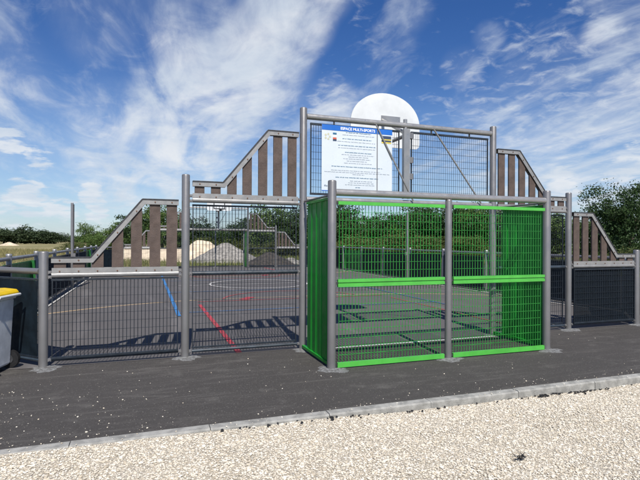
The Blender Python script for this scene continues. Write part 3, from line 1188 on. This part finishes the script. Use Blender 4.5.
b = MB()
taper(b, .05, .80, -.22, .215, .205, -.27, .24, .235)
bevel(b.build('body', bin_grey, bn_), .025)
b = MB()
taper(b, .795, .835, -.285, .25, .245, -.29, .255, .25)
bevel(b.build('rim', bin_grey, bn_), .008)
b = MB()
vs = []
for x, z in ((-.315, .838), (-.30, .868), (-.1, .905), (.12, .912), (.25, .898), (.275, .868), (.275, .84)):
    vs += [(x, -.262, z), (x, .262, z)]
fs = [(2 * i, 2 * i + 1, 2 * i + 3, 2 * i + 2) for i in range(6)] + [tuple(range(0, 14, 2)), tuple(reversed(range(1, 14, 2))), (12, 13, 1, 0)]
b.add(vs, fs)
bevel(b.build('lid', bin_yel, bn_), .01)
MB().tube((.315, -.2, .845), (.315, .2, .845), .016, 12).tube((.24, -.2, .82), (.315, -.2, .845), .014, 10).tube((.24, .2, .82), (.315, .2, .845), .014, 10).build('handle', bin_grey, bn_)
MB().tube((.20, -.22, .105), (.20, .22, .105), .012, 10).build('axle', steel, bn_)
for s in (-1, 1):
    y0 = s * .225
    wh = MB().tube((.20, y0 - .024, .102), (.20, y0 + .024, .102), .100, 26)
    whl = bevel(wh.build('wheel', black_p, bn_), .008)
    MB().tube((.20, y0 - .030, .102), (.20, y0 + .030, .102), .045, 18).build('rim', rubber, whl)
    MB().tube((.20, y0 - .036, .102), (.20, y0 + .036, .102), .018, 12).build('hub', black_p, whl)
MB().box((.15, 0, .12), (.10, .34, .14)).build('axle_housing', bin_grey, bn_)

# dark scrap lying on the gravel
sc = MB()
rs = random.Random(4)
for i in range(26):
    a = Vector((rs.gauss(0, .022), rs.gauss(0, .014), rs.uniform(.004, .03)))
    d = Vector((rs.uniform(-1, 1), rs.uniform(-.8, .8), rs.uniform(-.2, .5))).normalized() * rs.uniform(.015, .04)
    sc.tube(a, a + d, rs.uniform(.002, .005), 5, True, r1=.001, smooth=False)


def on_ground(x, y, z=0.0):
    d = pixel_dir(x, y)
    return CAM + d * ((z - CAM.z) / d.z)


q = on_ground(520, 464, -.05)
o = sc.build('dry_scrap', char, None, (q.x, q.y, float(gravel_h(np.array(q.x), np.array(q.y)))))
tag(o, 'small black scrap lying alone on the pale gravel', 'scrap')


# ------------------------------------------------------------------ heaps behind the far end
def heap(name, label, cat, cx, cy, rx, ry, h, m, seed, ridge=0.0, rot=0.0):
    n = 40
    g_ = np.linspace(-1.15, 1.15, n + 1)
    X, Y = np.meshgrid(g_, g_, indexing='ij')
    Rr = np.hypot(np.sign(X) * np.maximum(np.abs(X) - ridge, 0) / (1 - ridge), Y)
    nz = fbm(X * 3 + seed, Y * 3 + seed * 2)
    Z = h * np.clip(1 - Rr * (0.82 + .36 * nz), -.12, 1) ** 1.0 * (0.9 + .25 * nz) + (fbm(X * 11 + seed, Y * 11) - .45) * .10 * h - .05
    Z = np.where(Rr > 1.1, -.25, Z)
    c, s = math.cos(rot), math.sin(rot)
    v = np.stack([(X * rx) * c - (Y * ry) * s, (X * rx) * s + (Y * ry) * c, Z - .03], -1).reshape(-1, 3)
    i = (np.arange(n)[:, None] * (n + 1) + np.arange(n)[None]).ravel()
    f = np.stack([i, i + n + 1, i + n + 2, i + 1], 1)
    return tag(link(name, np_mesh(name, v, f, m, True), None, (cx, cy, -.05)), label, cat)


def at(x, Z, z=0.0):
    """point on the ground seen in column x of the photograph, Z metres away"""
    d = r2 * ((x - 320) / FPX) + fw
    p = CAM + d * Z
    return (p.x, p.y, z)


p = at(203, 36)
heap('sand_heap', 'long pale sand heap behind the far end fence', 'heap', p[0], p[1], 2.9, 2.2, 1.50, sand_m, 3, .15, -.34)
p = at(158, 37)
heap('sand_heap', 'lower tail of pale sand left of the big sand heap', 'heap', p[0], p[1], 5.2, 2.0, 0.95, sand_m, 9, .6, -.34)
p = at(226, 34.5)
heap('chippings_heap', 'grey stone chippings heap in front of the pale sand', 'heap', p[0], p[1], 2.8, 1.9, 1.34, chips_m, 5, .1, -.34)
p = at(270, 30.5)
heap('soil_heap', 'dark soil heap to the right of the grey chippings', 'heap', p[0], p[1], 1.9, 1.3, 0.84, soil_m, 7, .1, -.34)
p = at(291, 31)
heap('soil_heap', 'small grey soil heap at the right foot of the dark one', 'heap', p[0], p[1], 1.3, 1.1, 0.5, chips_m, 17, .1, -.34)
p = at(9, 128)
heap('sand_heap', 'tiny pale heap far off in the field on the left', 'heap', p[0], p[1], 2.2, 2.0, 0.8, sand_m, 13, .2, -.34)


# ------------------------------------------------------------------ trees
def crown_mesh(name, m, n_clump, per, rad, leaf, seed, squash=1.0, low=0.0):
    """leaves in clumps spread through a lumpy crown of unit size (z 0..1)"""
    g_ = np.random.default_rng(seed)
    d = g_.normal(size=(n_clump, 3))
    d /= np.linalg.norm(d, axis=1)[:, None]
    rr_ = g_.random(n_clump) ** (1 / 2.2)
    c = d * rr_[:, None]
    lump = 1 + .30 * np.sin(3 * np.arctan2(d[:, 1], d[:, 0]) + seed) * (1 - np.abs(d[:, 2])) + .18 * np.sin(5 * d[:, 2] + seed * 2)
    c *= lump[:, None]
    c[:, 2] = c[:, 2] * .46 * squash + .54 + low
    c[:, :2] *= .5
    cs = g_.uniform(.55, 1.35, n_clump)
    n = n_clump * per
    k = np.repeat(np.arange(n_clump), per)
    pnt = c[k] + g_.normal(size=(n, 3)) * (rad * cs[k])[:, None] * np.array([1, 1, .72])
    pnt[:, 2] = np.maximum(pnt[:, 2], .02)
    sz = leaf * g_.uniform(.6, 1.35, n)
    R = rand_rot(n) if seed is None else None
    a = g_.normal(size=(n, 3))
    a /= np.linalg.norm(a, axis=1)[:, None]
    b = g_.normal(size=(n, 3))
    b -= a * (a * b).sum(1)[:, None]
    b /= np.linalg.norm(b, axis=1)[:, None]
    a, b = a * sz[:, None], b * (sz * .55)[:, None]
    V = np.stack([pnt - a, pnt + b * .9 - a * .1, pnt + a, pnt - b * .9 - a * .1], 1).reshape(-1, 3)
    F = np.arange(n * 4).reshape(n, 4)
    return np_mesh(name, V, F, m)


def trunk_mesh(seed, spread=.3):
    rs = random.Random(seed)
    b = MB()
    p0, p1 = Vector((0, 0, -.03)), Vector((rs.uniform(-.03, .03), rs.uniform(-.03, .03), .32))
    b.tube(p0, p1, .035, 8, False, .026)
    for i in range(7):
        a = 2 * PI * i / 7 + rs.uniform(-.3, .3)
        s_ = p0.lerp(p1, rs.uniform(.45, 1))
        e = Vector((math.cos(a) * spread * rs.uniform(.6, 1.1), math.sin(a) * spread * rs.uniform(.6, 1.1), rs.uniform(.55, .85)))
        mid_ = s_.lerp(e, .5) + Vector((0, 0, .05))
        b.tube(s_, mid_, .017, 6, False, .012)
        b.tube(mid_, e, .012, 6, False, .004)
    return b.mesh('trunk', bark)


TR = [trunk_mesh(k) for k in range(3)]
CR = {
    'dark': [crown_mesh('crown', leaf_dark, 150, 62, .060, .021, s) for s in (1, 2, 3)],
    'mid': [crown_mesh('crown', leaf_mid, 150, 62, .060, .021, s) for s in (4, 5, 6)],
    'yel': [crown_mesh('crown', leaf_yel, 130, 55, .070, .024, s, 1.05, -.06) for s in (7, 8)],
    'far': [crown_mesh('crown', leaf_far, 70, 45, .085, .040, s, 1.08, -.06) for s in (9, 10)],
    'big': [crown_mesh('crown', leaf_dark, 300, 75, .046, .0145, 21, 1.02, -.02), crown_mesh('crown', leaf_mid, 190, 75, .050, .0155, 22, 1.02, -.02)],
}


def tree(kind, x, Z, hgt, wid, label, cat='tree', name=None, k=None, group=None):
    p = at(x, Z, -.08)
    t = thing(name or ('bush' if cat == 'bush' else 'tree'), label, cat, p, random.uniform(0, 6.28), group)
    k = random.randrange(len(CR[kind])) if k is None else k
    tr = link('trunk', TR[random.randrange(3)], t)
    cr = link('crown', CR[kind][k], t)
    for o in (tr, cr):
        o.scale = (wid, wid * random.uniform(.85, 1.1), hgt)
    return t


# hedgerow behind the pitch, left to right
H0 = 'trees and bushes of the hedgerow behind the pitch'
row = [('mid', 118, 60, 3.6, 5.0, 'rounded tree showing between the first brown slats from the left'),
       ('dark', 141, 56, 4.9, 5.5, 'dark tree behind the tallest slats of the left low bay'),
       ('mid', 163, 55, 5.3, 5.2, 'tree behind the two slats next to the second post from the left'),
       ('dark', 186, 57, 4.3, 5.0, 'dark tree hidden mostly behind the second post from the left'),
       ('dark', 207, 58, 3.7, 4.6, 'rounded dark bush to the left below the distant backboard'),
       ('mid', 224, 62, 2.9, 5.2, 'low bush right below the distant backboard'),
       ('dark', 238, 58, 3.8, 4.4, 'rounded dark bush to the right below the distant backboard'),
       ('dark', 258, 56, 4.6, 5.0, 'dark tree behind the tall right post of the far fence'),
       ('mid', 273, 52, 5.2, 5.2, 'tall green tree behind the sloping slats of the far fence'),
       ('dark', 294, 50, 4.7, 5.4, 'dark tree just left of the tall post beside the goal'),
       ('mid', 317, 50, 5.0, 5.0, 'tree behind the left side panel of the green goal'),
       ('dark', 343, 48, 5.6, 4.6, 'dark tree at the left edge of the goal mesh'),
       ('mid', 366, 52, 4.0, 5.4, 'lower tree left of the middle of the left goal bay'),
       ('dark', 388, 50, 4.7, 5.0, 'dark tree in the middle of the left goal bay'),
       ('mid', 411, 49, 4.9, 5.2, 'tree right behind the tall right net post'),
       ('dark', 432, 47, 5.3, 5.2, 'dark tall tree just left of the middle goal post'),
       ('dark', 456, 46, 5.0, 5.2, 'dark tree just right of the middle goal post'),
       ('mid', 478, 45, 5.2, 5.0, 'tree in the left half of the right goal bay'),
       ('dark', 503, 44, 4.9, 5.2, 'dark tree behind the right side panel of the green goal'),
       ('mid', 528, 42, 4.6, 5.0, 'tree behind the right end of the goal mesh'),
       ('dark', 553, 42, 3.9, 5.0, 'dark tree between the right goal post and the next fence post'),
       ('mid', 577, 40, 3.6, 4.2, 'small tree left of the big tree on the right')]
for kd, x, Z, h_, w_, lab in row:
    tree(kd, x, Z, h_, w_, lab, group=H0)
H1 = 'yellow green bushes at the foot of the hedgerow'
for x, lab in ((352, 'pale bush low behind the left quarter of the goal mesh'), (372, 'pale bush second from the left behind the goal mesh'), (396, 'pale bush behind the middle of the left goal bay'),
               (421, 'pale bush right of the right net post'), (440, 'pale bush behind the middle goal post'), (466, 'pale bush low in the left half of the right goal bay'),
               (205, 'pale bush behind the top of the sand heap'), (236, 'pale bush behind the grey chippings heap'), (283, 'pale bush behind the dark soil heap')):
    tree('yel', x, 42 if x > 300 else 47, random.uniform(1.6, 2.2) if x > 300 else 1.7, 4.2, lab, 'bush', group=H1)
# big tree on the right and its neighbour out of frame
tree('big', 626, 29, 5.0, 4.6, 'big dense dark green tree at the right edge', k=0)
tree('big', 603, 31, 3.5, 3.0, 'lighter round tree leaning against the big tree on the right', k=1)
tree('dark', 668, 31, 4.6, 5.2, 'dark tree cut off by the right edge of the picture', k=1)
tree('yel', 632, 24, 1.3, 2.6, 'low pale bush under the big tree on the right', 'bush')
# left
tree('mid', 88, 52, 3.2, 2.6, 'small young tree standing alone right of the left net post', k=1)
tree('yel', 80, 50, 1.25, 2.4, 'low pale bush left of the small young tree', 'bush')
tree('mid', 104, 50, 2.1, 3.4, 'low bush right of the small young tree', 'bush')
tree('yel', 70, 58, 1.2, 2.6, 'low yellow bush behind the left net post', 'bush')
F0 = 'trees of the far line beyond the field'
for x, h_, w_, lab in ((-14, 6.8, 16, 'far tree cut by the left edge of the picture'), (4, 7.4, 11, 'far tree second in the line at the left edge'), (13, 5.8, 11, 'low far tree left of the tall domed one'),
                       (25, 9.2, 10, 'tall domed tree in the far line on the left'), (36, 6.6, 12, 'far tree right of the tall domed one'), (46, 6.6, 12, 'far tree second right of the tall domed one'),
                       (54, 5.2, 10, 'far tree at the low right end of the left line')):
    tree('far', x, 190, h_ * .8, w_, lab, group=F0)
for x, h_, w_, lab in ((64, 4.4, 22, 'very distant low bush left of the left net post'), (73, 5.4, 12, 'very distant bush just right of the left net post'), (82, 4.6, 20, 'very distant bush behind the small young tree'),
                       (96, 5.2, 20, 'very distant bush left of the first sloping slat'), (110, 5.6, 20, 'very distant bush above the first sloping slat'), (126, 5.6, 20, 'very distant bush behind the middle slats of the left low bay')):
    tree('far', x, 300, h_ * .8, w_, lab, group='bushes on the horizon')


# ------------------------------------------------------------------ grass
def blades(name, X, Y, hmin, hmax, m, wd, label, base=0.0):
    n = len(X)
    a = rng.uniform(0, 2 * PI, n)
    h = rng.uniform(hmin, hmax, n)
    zz = field_h(X, Y) + base
    dx, dy = np.cos(a) * wd, np.sin(a) * wd
    ln = rng.normal(0, .35, (n, 2)) * h[:, None]
    V = np.stack([np.stack([X - dx, Y - dy, zz], 1), np.stack([X + dx, Y + dy, zz], 1), np.stack([X + ln[:, 0], Y + ln[:, 1], zz + h], 1)], 1).reshape(-1, 3)
    return stuff(tag(link(name, np_mesh(name, V, np.arange(n * 3).reshape(n, 3), m)), label, 'grass'))


def outside(X, Y):
    return (X < -14) | (X > 16) | (Y > L + 2.6)


n = 52000
X = rng.uniform(-42, -3, n)
Y = rng.uniform(14, 75, n)
k = outside(X, Y)
blades('dry_grass', X[k], Y[k], .12, .42, blade_m, .018, 'dry straw-coloured grass of the field on the left')
n = 46000
X = rng.uniform(-8, 40, n)
Y = rng.uniform(8, 46, n)
k = outside(X, Y)
blades('green_grass', X[k], Y[k], .10, .38, blade_g, .016, 'rough green grass behind and to the right of the court')
